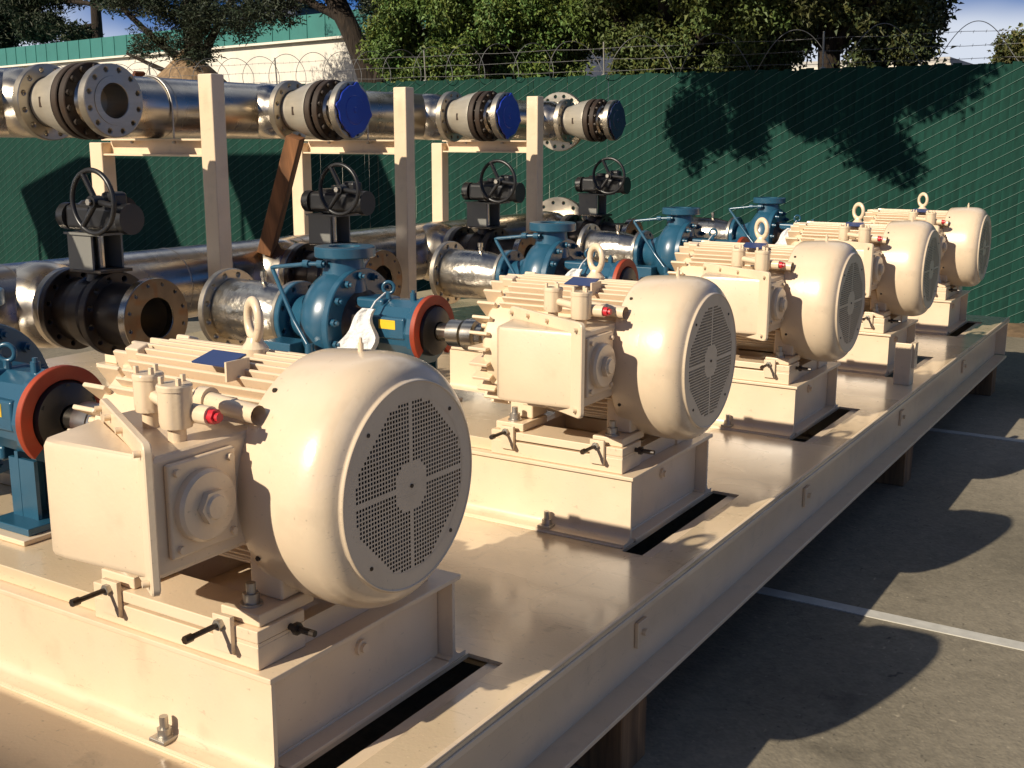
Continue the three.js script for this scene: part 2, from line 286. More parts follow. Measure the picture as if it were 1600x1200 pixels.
function makeSlideBase() {
  const T = -0.378, B = T + 0.0005;
  const t = thing('motor_slide_base', '', 'slide base', -0.48, B, 0, 'slide bases under the motors');
  for (const [z0, z1] of [[0.165, 0.318], [-0.318, -0.165]]) {
    part(t, 'rail', J(box(-0.75, -0.2, B, -0.3225, z0, z1, 0.003), box(-0.75, -0.2, -0.3145, -0.285, z0, z1, 0.003), box(-0.75, -0.64, -0.3226, -0.3144, z0 + 0.0006, z1 - 0.0006), box(-0.33, -0.2, -0.3226, -0.3144, z0 + 0.0006, z1 - 0.0006), box(-0.64, -0.33, -0.3226, -0.3144, (z0 + z1) / 2 - 0.01, (z0 + z1) / 2 + 0.01)), M.cream);
  }
  part(t, 'cross_tie', box(-0.74, -0.7, B, -0.32, -0.165, 0.165), M.cream);
  part(t, 'cross_tie', box(-0.25, -0.21, B, -0.32, -0.165, 0.165), M.cream);
  for (const x of [-0.684, -0.308]) {
    part(t, 'jack_block', box(x - 0.016, x + 0.04, -0.35, -0.262, 0.318, 0.332, 0.002), M.cream);
    part(t, 'jack_bolt', at(J(toZ(cylX(0.0065, 0.3, 0.43, 10)), toZ(hexX(0.0095, 0.415, 0.437))), x + 0.01, -0.282, 0), M.dark);
    part(t, 'jack_nut', at(toZ(hexX(0.0135, 0.332, 0.345)), x + 0.01, -0.282, 0), M.zinc);
  }
  const eb = at(J(cylX(0.008, -0.2, -0.125, 10), hexX(0.015, -0.185, -0.172)), 0, -0.31, 0.215);
  part(t, 'end_jack_bolt', eb, M.dark); part(t, 'end_jack_bolt', at(eb.clone(), 0, 0, -0.43), M.dark);
  return t;
}
function makeMotor() {
  const B = -0.2845, t = thing('electric_motor', '', 'electric motor', -0.48, B, 0, 'electric motors along the skid');
  const fr = part(t, 'frame', latheX([[-0.86, 0.08], [-0.86, 0.2], [-0.835, 0.232], [-0.24, 0.232], [-0.24, 0]], 40), M.cream);
  // close-set radial fins all round, left out where the junction box and the feet sit
  for (let f = -166; f <= 166; f += 6.1) {
    if (f > 53 && f < 118) continue;
    part(t, 'cooling_fin', box(-0.795, -0.23, 0.2, 0.262 + 0.006 * (Math.abs(f) < 30 ? 1 : 0), -0.0046, 0.0046, 0.003).rotateX(f * Math.PI / 180), M.cream, fr);
  }
  // drive end shield with raised ribs
  const es = part(t, 'end_shield', latheX([[-0.93, 0.06], [-0.93, 0.1], [-0.9, 0.13], [-0.865, 0.2], [-0.845, 0.222], [-0.82, 0.228], [-0.795, 0.228], [-0.795, 0.1]], 48), M.cream);
  for (let k = 0; k < 26; k++) part(t, 'rib', box(-0.895, -0.812, 0.12, 0.26, -0.0065, 0.0065, 0.004).rotateX((k + 0.5) / 26 * Math.PI * 2), M.cream, es);
  for (let k = 0; k < 8; k++) part(t, 'bolt', at(hexX(0.010, -0.866, -0.846), 0, 0, 0).translate(0, 0.215, 0).rotateX((k + 0.5) / 8 * Math.PI * 2), M.cream, es);
  for (const f of [-0.32, 0.32]) part(t, 'lifting_ear', box(-0.84, -0.79, 0.24, 0.276, -0.02, 0.02, 0.006).rotateX(f), M.cream, es);
  part(t, 'shaft', cylX(0.035, -1.0, -0.92, 24), M.steel);
  // fan cover: spun dish with a perforated plate
  const fc = part(t, 'fan_cover', latheX([[-0.272, 0.272], [-0.277, 0.286], [-0.27, 0.2915], [-0.24, 0.2945], [-0.2, 0.2975], [-0.172, 0.299], [-0.17, 0.2982], [-0.168, 0.299], [-0.13, 0.3005], [-0.1, 0.3], [-0.082, 0.298], [-0.066, 0.2945], [-0.053, 0.2895], [-0.042, 0.283], [-0.033, 0.2755], [-0.026, 0.2675], [-0.021, 0.259], [-0.0175, 0.2505], [-0.0155, 0.2475], [-0.012, 0.2465], [-0.0085, 0.245], [-0.0072, 0.2432], [-0.0075, 0.2415], [-0.0095, 0.24]], 128, 0), M.gloss);
  {
    // plate with punched square holes: cells of a grid, holes left out
    const p = 0.0102, w = 0.0065, pos = [], N = 22, xs = [];
    for (let i = -N; i <= N; i++) xs.push([i * p - w / 2, i * p + w / 2, 1], [i * p + w / 2, (i + 1) * p - w / 2, 0]);
    const hole = (i, j) => { const u = i * p, v = j * p, r = Math.hypot(u, v); return i !== 0 && j !== 0 && r < 0.2 && r > 0.062 && Math.abs(u) + Math.abs(v) < 0.258; };
    const ci = (k) => Math.floor(k / 2) - N;
    for (let a = 0; a < xs.length; a++) for (let b = 0; b < xs.length; b++) {
      const [u0, u1, hu] = xs[a], [v0, v1, hv] = xs[b];
      if (Math.hypot((u0 + u1) / 2, (v0 + v1) / 2) > 0.222) continue;
      if (hu && hv && hole(ci(a), ci(b))) continue;
      pos.push(0, v0, -u0, 0, v0, -u1, 0, v1, -u1, 0, v0, -u0, 0, v1, -u1, 0, v1, -u0);
    }
    const g = new THREE.BufferGeometry(); g.setAttribute('position', new THREE.Float32BufferAttribute(pos, 3)); g.computeVertexNormals(); g.setAttribute('uv', new THREE.Float32BufferAttribute(new Float32Array(pos.length / 3 * 2), 2));
    const plate = part(t, 'grille_plate', J(at(g, -0.0105, 0, 0), latheX([[-0.0098, 0.2405], [-0.0098, 0.203]], 96)), M.cream, fc);
    for (const [y, z] of [[0.152, 0.152], [-0.152, 0.152], [0.152, -0.152], [-0.152, -0.152], [0, 0]]) part(t, 'screw', at(cylX(0.0048, -0.012, -0.0075, 10), 0, y, z), M.dark, fc);
  }
  part(t, 'fan', J(cylX(0.21, -0.09, -0.08, 40), cylX(0.05, -0.08, -0.03, 20), [0, 1, 2, 3, 4, 5, 6].map((k) => box(-0.08, -0.03, 0.05, 0.205, -0.004, 0.004).rotateX(k / 7 * Math.PI * 2))), M.fan);
  part(t, 'grease_fitting', at(J(toY(cylX(0.007, 0, 0.022, 10)), toY(cylX(0.004, 0.02, 0.034, 8))), -0.15, 0.297, 0), M.cream, fc);
  for (const a of [0.9, 2.2, -0.5, 3.6]) part(t, 'screw', at(toZ(hexX(0.006, 0, 0.006)).rotateX(0), -0.245, 0.2935 * Math.sin(a), 0.2935 * Math.cos(a)), M.dark, fc);
  // junction box, split on a slanted flange
  const jb = part(t, 'junction_box', prism([[-0.268, 0.515], [-0.268, 0.2], [-0.65, 0.2], [-0.65, 0.318]], -0.112, 0.148, 0.012), M.cream);
  part(t, 'box_cover', toCreasedNormals(prism([[-0.282, 0.526], [-0.53, 0.549], [-0.57, 0.546], [-0.592, 0.525], [-0.632, 0.352]], -0.11, 0.152, 0.014), 0.6), M.cream, jb);
  {
    const s = new THREE.Shape(), L = 0.24, h = 0.162, r = 0.022; s.moveTo(-L + r, -h); s.lineTo(L - r, -h); s.quadraticCurveTo(L, -h, L, -h + r); s.lineTo(L, h - r); s.quadraticCurveTo(L, h, L - r, h); s.lineTo(-L + r, h); s.quadraticCurveTo(-L, h, -L, h - r); s.lineTo(-L, -h + r); s.quadraticCurveTo(-L, -h, -L + r, -h);
    const g = new THREE.ExtrudeGeometry(s, { depth: 0.012, bevelEnabled: true, bevelSize: 0.003, bevelThickness: 0.003, bevelOffset: -0.003, bevelSegments: 1 }); g.translate(0, 0, -0.009);
    g.rotateY(-Math.atan2(0.225, 0.41)); g.translate(-0.452, 0.028, 0.436);
    part(t, 'box_flange', g, M.cream, jb);
    const ry = -Math.atan2(0.225, 0.41), dx = Math.cos(ry), dz = -Math.sin(ry);
    for (const [q, y] of [[0.215, 0.165], [0.215, -0.108], [0.03, 0.172], [-0.1, 0.172], [-0.215, 0.168], [0.03, -0.118], [-0.215, -0.11]]) part(t, 'bolt', at(toZ(hexX(0.0075, 0, 0.014)).rotateY(ry), -0.452 + q * dx - 0.004, y, 0.436 + q * dz + 0.005), M.cream, jb);
  }
  const cp = part(t, 'conduit_plate', box(-0.268, -0.252, -0.075, 0.13, 0.305, 0.492, 0.006), M.cream, jb);
  for (const [y, z] of [[-0.055, 0.325], [0.11, 0.325], [-0.055, 0.472], [0.11, 0.472]]) part(t, 'bolt', at(hexX(0.0085, -0.252, -0.243), 0, y, z), M.cream, jb);
  part(t, 'round_cap', at(latheX([[-0.252, 0.078], [-0.236, 0.078], [-0.228, 0.072], [-0.227, 0]], 40), 0, 0.026, 0.405), M.cream, jb);
  part(t, 'hex_plug', at(J(hexX(0.038, -0.227, -0.212), latheX([[-0.212, 0.028], [-0.206, 0.024], [-0.206, 0]], 24)), 0, 0.026, 0.405), M.cream, jb);
  part(t, 'box_neck', J(box(-0.62, -0.3, -0.08, 0.11, 0.17, 0.2005), box(-0.6, -0.5, -0.17, -0.112, 0.2, 0.34, 0.004)), M.cream, jb);
  // breather pots behind the box and the red plug
  for (const [x, y0, y1, z, r] of [[-0.475, 0.186, 0.272, 0.34, 0.033], [-0.337, 0.178, 0.272, 0.388, 0.036]]) {
    const b = part(t, 'breather_pot', at(toY(latheX([[y0, 0], [y0, r * 0.93], [y0 + 0.012, r], [y1 - 0.014, r], [y1 - 0.0135, r * 1.06], [y1 - 0.004, r * 1.06], [y1, r * 0.98], [y1, 0]], 28)), x, 0, z), M.cream);
    part(t, 'nipple', at(toY(cylX(r * 0.55, 0.14, y0, 16)), x, 0, z), M.cream, b);
    for (const a of [0.4, 2.5, 4.6]) part(t, 'lug', at(box(-0.005, 0.005, 0, 0.016, -0.005, 0.005, 0.002), x + 0.75 * r * Math.cos(a), y1 - 0.001, z + 0.75 * r * Math.sin(a)), M.cream, b);
  }
  const pp = part(t, 'vent_pipe', J(at(cylX(0.021, -0.32, -0.262, 18), 0, 0.205, 0.36), bar([-0.47, 0.225, 0.34], [-0.34, 0.215, 0.385], 0.014)), M.cream);
  part(t, 'red_plug', at(J(hexX(0.017, -0.262, -0.246), cylX(0.01, -0.246, -0.236, 10)), 0, 0.205, 0.36), M.plugRed, pp);
  part(t, 'conduit_stub', J(bar([-0.42, 0.2, 0.24], [-0.235, 0.188, 0.25], 0.022, 14), at(cylX(0.03, -0.42, -0.39, 16), 0, 0.2, 0.24)), M.cream);
  // eyebolt, nameplate, feet
  const ring = new THREE.TorusGeometry(0.037, 0.0112, 12, 28); ring.scale(1, 1.22, 1); ring.rotateY(-24.5 * Math.PI / 180); ring.translate(-0.485, 0.344, 0);
  part(t, 'eyebolt', J(ring, at(toY(latheX([[0.255, 0.034], [0.275, 0.034], [0.29, 0.022], [0.302, 0.018]], 20)), -0.485, 0, 0)), M.cream);
  const np = box(-0.055, 0.055, 0, 0.004, -0.036, 0.036); np.rotateX(0.25); np.translate(-0.475, 0.268, 0.128);
  part(t, 'nameplate', np, M.navy);
  part(t, 'nameplate_bracket', box(-0.42, -0.414, 0.225, 0.272, 0.09, 0.165), M.cream);
  for (const s of [1, -1]) for (const x of [-0.68, -0.27]) {
    const f = part(t, 'foot', J(box(x - 0.06, x + 0.06, B, B + 0.03, s * 0.12, s * 0.3, 0.004), box(x - 0.05, x + 0.05, B + 0.03, B + 0.15, s * 0.1, s * 0.215, 0.008)), M.cream);
    part(t, 'foot_bolt', at(J(toY(hexX(0.02, 0.005, 0.028)), toY(cylX(0.0115, 0.02, 0.052, 12)), toY(cylX(0.026, 0, 0.006, 18))), x, B + 0.03, s * 0.262), M.zinc, f);
  }
  return t;
}
const pedestal = makePedestal(), slideBase = makeSlideBase(), motor = makeMotor();
// ---------------------------------------------------------------- pump
function makePump() {
  const t = thing('centrifugal_pump', '', 'pump', -1.66, -0.3315, 0, 'blue pumps along the skid');
  const cs = part(t, 'casing', latheX([[-1.86, 0.1], [-1.86, 0.13], [-1.83, 0.16], [-1.79, 0.215], [-1.74, 0.238], [-1.69, 0.24], [-1.655, 0.225], [-1.65, 0.1]], 48, 0.7), M.blue);
  part(t, 'suction_nozzle', J(latheX([[-1.97, 0.1], [-1.93, 0.1], [-1.84, 0.135]], 32), flangeX(-1.995, -1.965, 0.16, 0.08, 0.135, 8, 0.01)), M.blue, cs);
  part(t, 'volute_throat', J(at(toY(latheX([[0.08, 0.11], [0.2, 0.095], [0.285, 0.085]], 32)), -1.71, 0, 0.01), box(-1.8, -1.63, 0.05, 0.2, 0.0, 0.15, 0.05)), M.blue, cs);
  part(t, 'discharge_flange', at(toY(J(latheX([[0.283, 0.08], [0.283, 0.128], [0.287, 0.132], [0.325, 0.132], [0.329, 0.128], [0.329, 0.07], [0.30, 0.07]], 40))), -1.71, 0, 0.0), M.blue);
  part(t, 'bore', at(toY(cylX(0.069, 0.26, 0.31, 24)), -1.71, 0, 0), M.castSteel, cs);
  const cr = part(t, 'cover_ring', latheX([[-1.652, 0.12], [-1.652, 0.235], [-1.648, 0.239], [-1.622, 0.239], [-1.618, 0.235], [-1.618, 0.12]], 48), M.blue);
  for (let k = 0; k < 14; k++) { const a = (k + 0.3) / 14 * Math.PI * 2; part(t, 'nut', at(J(hexX(0.0175, -1.618, -1.598), cylX(0.009, -1.6, -1.585, 8)), 0, 0.208 * Math.sin(a), 0.208 * Math.cos(a)), M.blue, cr); }
  part(t, 'seal_cover', latheX([[-1.62, 0.15], [-1.61, 0.14], [-1.56, 0.10], [-1.5, 0.085], [-1.48, 0.06]], 32), M.dark);
  part(t, 'lantern_arm', box(-1.6, -1.45, 0.075, 0.125, -0.06, 0.075, 0.014), M.blue);
  part(t, 'lantern_arm', box(-1.6, -1.45, -0.15, -0.1, -0.06, 0.07, 0.014), M.blue);
  const bf = part(t, 'bearing_frame', J(latheX([[-1.5, 0.06], [-1.5, 0.108], [-1.47, 0.122], [-1.30, 0.128], [-1.285, 0.142], [-1.262, 0.142], [-1.262, 0.06]], 14, 0.25), box(-1.48, -1.3, -0.03, 0.062, 0.05, 0.129, 0.01)), M.blue);
  part(t, 'sticker', box(-1.43, -1.345, 0.012, 0.05, 0.1285, 0.1305), M.yellow, bf);
  part(t, 'eyebolt', J(at(new THREE.TorusGeometry(0.024, 0.0075, 8, 20).rotateY(0.5), -1.46, 0.168, 0.02), at(toY(cylX(0.012, 0.11, 0.147, 10)), -1.46, 0, 0.02)), M.blue, bf);
  part(t, 'oil_cup', at(J(toY(cylX(0.014, 0.12, 0.155, 12)), toY(cylX(0.008, 0.155, 0.166, 10))), -1.33, 0, 0.02), M.blue, bf);
  const arc = new THREE.Shape(); { const a0 = -0.95 , a1 = 3.75; arc.absarc(0, 0, 0.148, a0, a1, false); arc.absarc(0, 0, 0.108, a1, a0, true); }
  const ag = new THREE.ExtrudeGeometry(arc, { depth: 0.02, bevelEnabled: true, bevelSize: 0.002, bevelThickness: 0.002, bevelOffset: -0.002, bevelSegments: 1, curveSegments: 28 });
  ag.rotateZ(0.62 - 0.4); ag.rotateY(-Math.PI / 2); ag.rotateX(0); ag.translate(-1.238, 0, 0);
  part(t, 'guard_ring', ag, M.red);
  part(t, 'bearing_cover', latheX([[-1.262, 0.107], [-1.245, 0.107], [-1.225, 0.1], [-1.215, 0.07], [-1.212, 0.04]], 36), M.black);
  for (const a of [0.5, 1.6, 2.7, 4.2, 5.4]) part(t, 'bolt', at(hexX(0.009, -1.236, -1.222), 0, 0.09 * Math.sin(a), 0.09 * Math.cos(a)), M.black);
  part(t, 'pump_shaft', J(cylX(0.036, -1.22, -1.12, 24)), M.steel);
  part(t, 'coupling_hub', J(latheX([[-1.15, 0.03], [-1.15, 0.056], [-1.09, 0.056], [-1.085, 0.04], [-1.075, 0.04], [-1.07, 0.066], [-1.02, 0.066], [-1.015, 0.05], [-0.985, 0.05], [-0.985, 0.03]], 32)), M.steel);
  part(t, 'flush_line', J(tube([[-1.72, 0.262, 0.12], [-1.8, 0.258, 0.13], [-1.99, 0.235, 0.15], [-2.0, 0.23, 0.15], [-1.99, 0.22, 0.152], [-1.8, 0.03, 0.24], [-1.70, -0.07, 0.265], [-1.67, -0.11, 0.25], [-1.62, -0.13, 0.2]], 0.0095, 60), at(toY(hexX(0.02, -0.1, -0.06)), -1.695, 0, 0.265), at(hexX(0.018, -1.83, -1.8), 0, 0.258, 0.13), at(hexX(0.018, -1.76, -1.73), 0, 0.26, 0.12), at(toZ(cylX(0.024, 0.2, 0.28, 14)), -1.68, -0.12, 0)), M.blue);
  // feet
  part(t, 'casing_foot', J(box(-1.96, -1.8, -0.2895, -0.07, 0.14, 0.27, 0.006), box(-1.96, -1.8, -0.2895, -0.07, -0.27, -0.14, 0.006), box(-1.9, -1.7, -0.16, -0.08, -0.17, 0.17, 0.006)), M.blue);
  part(t, 'support_leg', J(box(-1.37, -1.355, -0.295, -0.1, -0.085, 0.085), box(-1.37, -1.285, -0.295, -0.11, -0.006, 0.006), box(-1.42, -1.24, -0.316, -0.294, -0.15, 0.15, 0.003), box(-1.40, -1.285, -0.295, -0.12, 0.072, 0.084), box(-1.40, -1.285, -0.295, -0.12, -0.084, -0.072)), M.blue);
  part(t, 'deck_pad', box(-1.45, -1.22, -0.3315, -0.3165, -0.18, 0.18, 0.003), M.cream);
  for (const q of [1, -1]) part(t, 'pump_plinth', box(-1.9, -1.62, -0.3315, -0.29, q * 0.15, q * 0.29, 0.004), M.cream);
  return t;
}
const pump = makePump();
// literature bag tied to a bearing frame
function makeBag() {
  const t = thing('plastic_bag', '', 'bag', -1.47, -0.19, 0, 'document bags tied to the pumps');
  const g = new THREE.BoxGeometry(0.13, 0.25, 0.03, 10, 16, 3), p = g.attributes.position;
  for (let i = 0; i < p.count; i++) {
    const x = p.getX(i), y = p.getY(i), z = p.getZ(i), k = (y + 0.125) / 0.25, w = Math.min(1, 1.12 - 0.8 * k ** 2.4);
    p.setXYZ(i, x * w + 0.055 * k * k + 0.01 * Math.sin(y * 50), y, z * (1.3 - k) + 0.008 * Math.sin(x * 70 + y * 40) + 0.01 * fbm(x * 4 + 1, y * 3 + 1, 6, 6, 3, 5));
  }
  g.computeVertexNormals(); g.scale(1.35, 1.25, 1.3); g.rotateX(-0.12); g.translate(-1.53, -0.06, 0.17);
  part(t, 'pouch', g, M.bag); part(t, 'tie', tube([[-1.46, 0.08, 0.155], [-1.455, 0.12, 0.12], [-1.455, 0.15, 0.05]], 0.004, 12, 6), M.bag);
  return t;
}
const bag = makeBag();
function makeSpool() {
  const t = thing('suction_spool', '', 'pipe spool', -2.2, -0.2, 0, 'suction spools at the pumps');
  part(t, 'flange', flangeX(-2.44, -2.405, 0.19, 0.125, 0.162, 12, 0.0115), M.castSteel);
  part(t, 'pipe', latheX([[-2.43, 0.12], [-2.43, 0.128], [-2.40, 0.142], [-2.385, 0.145], [-2.16, 0.142], [-2.09, 0.125], [-2.04, 0.112], [-2.02, 0.112]], 48, 0.9), M.crumpled);
  part(t, 'pump_flange', flangeX(-2.022, -1.997, 0.158, 0.1, 0.135, 8, 0.01), M.castSteel);
  part(t, 'tapping', at(J(toY(cylX(0.012, 0.12, 0.18, 12)), toY(cylX(0.016, 0.165, 0.19, 12))), -2.2, 0, 0), M.steel);
  return t;
}
const spool = makeSpool();

// ---------------------------------------------------------------- headers, branches, valves
const HX = -3.95, UY = 0.962, LY = -0.09, ZS = 1.2, ZE = -7.62;
function makeHeader(name, label, y, r, br, x1, fl) {
  const t = thing(name, label, 'header pipe', HX, y - r, (ZS + ZE) / 2);
  const pipe = toZ(latheX([[ZS, r], [ZE, r]].map(([z, q]) => [z, q]), 64, 0)); at(pipe, HX, y, 0);
  part(t, 'pipe', pipe, M.steel);
  part(t, 'end_flange', at(toZ(flangeX(ZE - 0.02, ZE + 0.025, r * 1.56, 0, r * 1.33, 16, 0.016)), HX, y, 0), M.castSteel);
  for (let i = 0; i < 5; i++) {
    const b = part(t, 'branch', at(latheX([[HX + r * 0.4, br * 1.15], [HX + r * 1.0, br * 1.1], [HX + r * 1.15, br], [x1, br * 0.86]], 48), 0, y, -i * S), M.steel);
    part(t, 'branch_flange', at(flangeX(x1 - 0.002, x1 + 0.046, fl, br * 0.8, fl * 0.84, 12, 0.0115), 0, y, -i * S), M.castSteel, b);
  }
  for (let k = 0; k < 8; k++) { const z = 0.6 - k * 1.12; part(t, 'weld_seam', at(toZ(latheX([[z - 0.006, r], [z, r + 0.0025], [z + 0.006, r]], 64, 0)), HX, y, 0), M.castSteel); }
  return t;
}
makeHeader('discharge_header', 'upper stainless steel header pipe resting on the cream frames', UY, 0.176, 0.155, -3.67, 0.19);
makeHeader('suction_header', 'lower stainless steel header pipe below the cream frames', LY, 0.222, 0.205, -3.62, 0.215);
function makeCheck() {
  const t = thing('check_valve', '', 'check valve', -3.4, UY - 0.19, 0, 'check valves on the upper header');
  part(t, 'body', at(latheX([[-3.622, 0.125], [-3.60, 0.125], [-3.575, 0.132], [-3.47, 0.168], [-3.42, 0.176], [-3.40, 0.182], [-3.385, 0.182], [-3.38, 0.14]], 48, 0.5), 0, UY, 0), M.castBody);
  const df = part(t, 'bolted_flange', at(J(flangeX(-3.378, -3.335, 0.186, 0.1, 0.163, 14, 0.0125), flangeX(-3.318, -3.275, 0.186, 0.1, 0.163, 14, 0.0125), cylX(0.14, -3.34, -3.31, 40)), 0, UY, 0), M.rusty);
  for (let k = 0; k < 14; k++) { const a = (k + 0.5) / 14 * Math.PI * 2; part(t, 'stud', at(J(cylX(0.0095, -3.395, -3.255, 8), hexX(0.0165, -3.275, -3.258)), 0, UY + 0.163 * Math.sin(a), 0.163 * Math.cos(a)), M.dark, df); }
  part(t, 'neck', at(latheX([[-3.276, 0.13], [-3.26, 0.115], [-3.2, 0.115], [-3.188, 0.13]], 40), 0, UY, 0), M.steel);
  part(t, 'outlet_flange', at(J(flangeX(-3.19, -3.14, 0.176, 0.085, 0.149, 12, 0.0115), latheX([[-3.141, 0.118], [-3.1365, 0.117], [-3.1365, 0.085]], 40)), 0, UY, 0), M.castSteel);
  part(t, 'bore', at(latheX([[-3.15, 0.086], [-3.3, 0.086], [-3.305, 0]], 36), 0, UY, 0), M.castSteel);
  part(t, 'maker_plate', at(box(-3.5, -3.44, UY - 0.03, UY + 0.02, 0.155, 0.163, 0.002).rotateX(0), 0, 0, 0), M.rusty);
  return t;
}
const check = makeCheck();
function makeCap() {
  const t = thing('flange_cap', '', 'flange cap', -3.12, UY - 0.15, 0, 'blue caps on the check valves');
  const s = new THREE.Shape(); for (let k = 0; k <= 96; k++) { const a = k / 96 * Math.PI * 2, r = 0.149 + 0.024 * Math.max(0, Math.cos(4 * a + 0.7)) ** 6 + 0.002 * Math.sin(11 * a); k ? s.lineTo(r * Math.cos(a), r * Math.sin(a)) : s.moveTo(r, 0); }
  const g = new THREE.ExtrudeGeometry(s, { depth: 0.006, bevelEnabled: true, bevelSize: 0.003, bevelThickness: 0.003, bevelSegments: 1, bevelOffset: -0.003 }); g.rotateY(Math.PI / 2); g.translate(-3.133, UY, 0);
  part(t, 'disc', g, M.cap); part(t, 'boss', at(latheX([[-3.124, 0.09], [-3.12, 0.085], [-3.119, 0.02], [-3.113, 0.015], [-3.113, 0]], 32), 0, UY, 0), M.cap);
  return t;
}
const cap = makeCap();
function makeValve() {
  const t = thing('butterfly_valve', '', 'gear valve', -3.3, LY - 0.215, 0, 'gear operated valves on the lower header');
  part(t, 'gasket', at(latheX([[-3.632, 0.1], [-3.632, 0.206], [-3.622, 0.206], [-3.622, 0.1]], 48), 0, LY, 0), M.gasket);
  part(t, 'inlet_flange', at(flangeX(-3.575, -3.535, 0.214, 0.12, 0.18, 12, 0.012), 0, LY, 0), M.dark);
  const b = part(t, 'body', at(latheX([[-3.54, 0.165], [-3.5, 0.16], [-3.42, 0.168], [-3.4, 0.185], [-3.32, 0.185], [-3.3, 0.175], [-3.26, 0.175]], 48, 0.4), 0, LY, 0), M.dark);
  part(t, 'outlet_flange', at(J(flangeX(-3.262, -3.215, 0.214, 0.12, 0.18, 12, 0.0135), latheX([[-3.215, 0.16], [-3.13, 0.152], [-3.05, 0.158], [-2.985, 0.17]], 48)), 0, LY, 0), M.dark);
  const f = part(t, 'end_flange', at(J(flangeX(-2.985, -2.937, 0.2, 0.105, 0.172, 12, 0.0115)), 0, LY, 0), M.steel);
  part(t, 'flange_face', at(flangeX(-2.9375, -2.932, 0.199, 0.1045, 0.172, 12, 0.0113, 0.001), 0, LY, 0), M.tanFace, f);
  part(t, 'bore', at(latheX([[-2.94, 0.106], [-3.3, 0.106], [-3.31, 0]], 36), 0, LY, 0), M.castSteel);
  part(t, 'disc_edge', at(toY(cylX(0.012, -0.1, 0.1, 10)), -3.08, LY, 0), M.dark);
  part(t, 'neck', at(J(toY(latheX([[0.06, 0.1], [0.13, 0.07], [0.17, 0.065]], 24)), box(-0.12, 0.12, 0.15, 0.166, -0.1, 0.1, 0.003)), -3.33, LY + 0.06, 0), M.dark, b);
  part(t, 'bracket', J(box(-3.45, -3.27, 0.136, 0.31, 0.085, 0.097), box(-3.45, -3.27, 0.136, 0.31, -0.097, -0.085), box(-3.45, -3.44, 0.136, 0.31, -0.085, 0.085), box(-3.46, -3.19, 0.3105, 0.322, -0.11, 0.11)), M.grey);
  part(t, 'stem', at(toY(cylX(0.025, 0.14, 0.31, 14)), -3.33, 0, 0), M.steel);
  const gb = part(t, 'gearbox', J(at(toY(latheX([[0.322, 0.1], [0.335, 0.118], [0.465, 0.118], [0.48, 0.1], [0.48, 0]], 32)), -3.28, 0, 0), box(-3.42, -3.02, 0.335, 0.465, 0.02, 0.13, 0.03), at(cylX(0.068, -3.47, -3.42, 20), 0, 0.40, 0.075), at(cylX(0.075, -3.02, -2.98, 20), 0, 0.40, 0.075)), M.black);
  part(t, 'gear_cover', at(J(cylX(0.088, -3.165, -3.15, 28)), 0, 0.415, -0.02), M.rusty, gb);
  part(t, 'indicator', at(toY(cylX(0.04, 0.48, 0.5, 16)), -3.28, 0, 0), M.black, gb);
  const w = part(t, 'handwheel', (() => {
    const ring = new THREE.TorusGeometry(0.150, 0.0125, 10, 48); const parts = [ring];
    for (let k = 0; k < 3; k++) { const a = k / 3 * Math.PI * 2 + 2.0; parts.push(bar([0, 0, -0.02], [0.148 * Math.cos(a), 0.148 * Math.sin(a), 0], 0.014)); }
    parts.push(toZ(cylX(0.03, -0.04, 0.014, 16)));
    return at(J(parts), -3.1, 0.485, 0.2);
  })(), M.black);
  part(t, 'wheel_shaft', J(bar([-3.1, 0.485, 0.1], [-3.1, 0.485, 0.222], 0.017), box(-3.15, -3.05, 0.4, 0.53, 0.03, 0.12, 0.02)), M.black);
  part(t, 'hub_nut', at(toZ(hexX(0.016, 0.214, 0.232)), -3.1, 0.485, 0), M.zinc, w);
  return t;
}
const valve = makeValve();
// cream pipe frames
function makeFrame(z) {
  const t = thing('pipe_frame', '', 'pipe frame', -3.95, DECK, z, 'cream frames under the upper header');
  part(t, 'tall_post', box(-3.5, -3.39, DECK + 0.0125, 1.142, z - 0.1, z, 0.008), M.cream);
  part(t, 'short_post', box(-4.475, -4.36, DECK + 0.0125, 0.762, z - 0.1, z, 0.008), M.cream);
  const ca = part(t, 'cross_angle', J(box(-4.36, -3.5, 0.773, 0.785, z - 0.085, z - 0.002, 0.002), box(-4.36, -3.5, 0.683, 0.773, z - 0.085, z - 0.073), box(-4.36, -3.5, 0.683, 0.695, z - 0.073, z - 0.012, 0.002)), M.cream);
  part(t, 'base_plate', box(-3.54, -3.35, DECK + 0.0005, DECK + 0.0125, z - 0.14, z + 0.04, 0.002), M.cream);
  part(t, 'base_plate', box(-4.51, -4.32, DECK + 0.0005, DECK + 0.0125, z - 0.14, z + 0.04, 0.002), M.cream);
  const ub = new THREE.TorusGeometry(0.183, 0.006, 8, 40, Math.PI); ub.translate(HX, UY, z - 0.045);
  part(t, 'u_bolt', J(ub, bar([HX - 0.183, UY, z - 0.045], [HX - 0.183, 0.755, z - 0.045], 0.006), bar([HX + 0.183, UY, z - 0.045], [HX + 0.183, 0.755, z - 0.045], 0.006)), M.zinc);
  for (const s of [-1, 1]) part(t, 'nut', at(toY(hexX(0.013, 0, 0.012)), HX + s * 0.183, 0.757, z - 0.045), M.zinc, ca);
  return t;
}
const frame = makeFrame(-2.67);

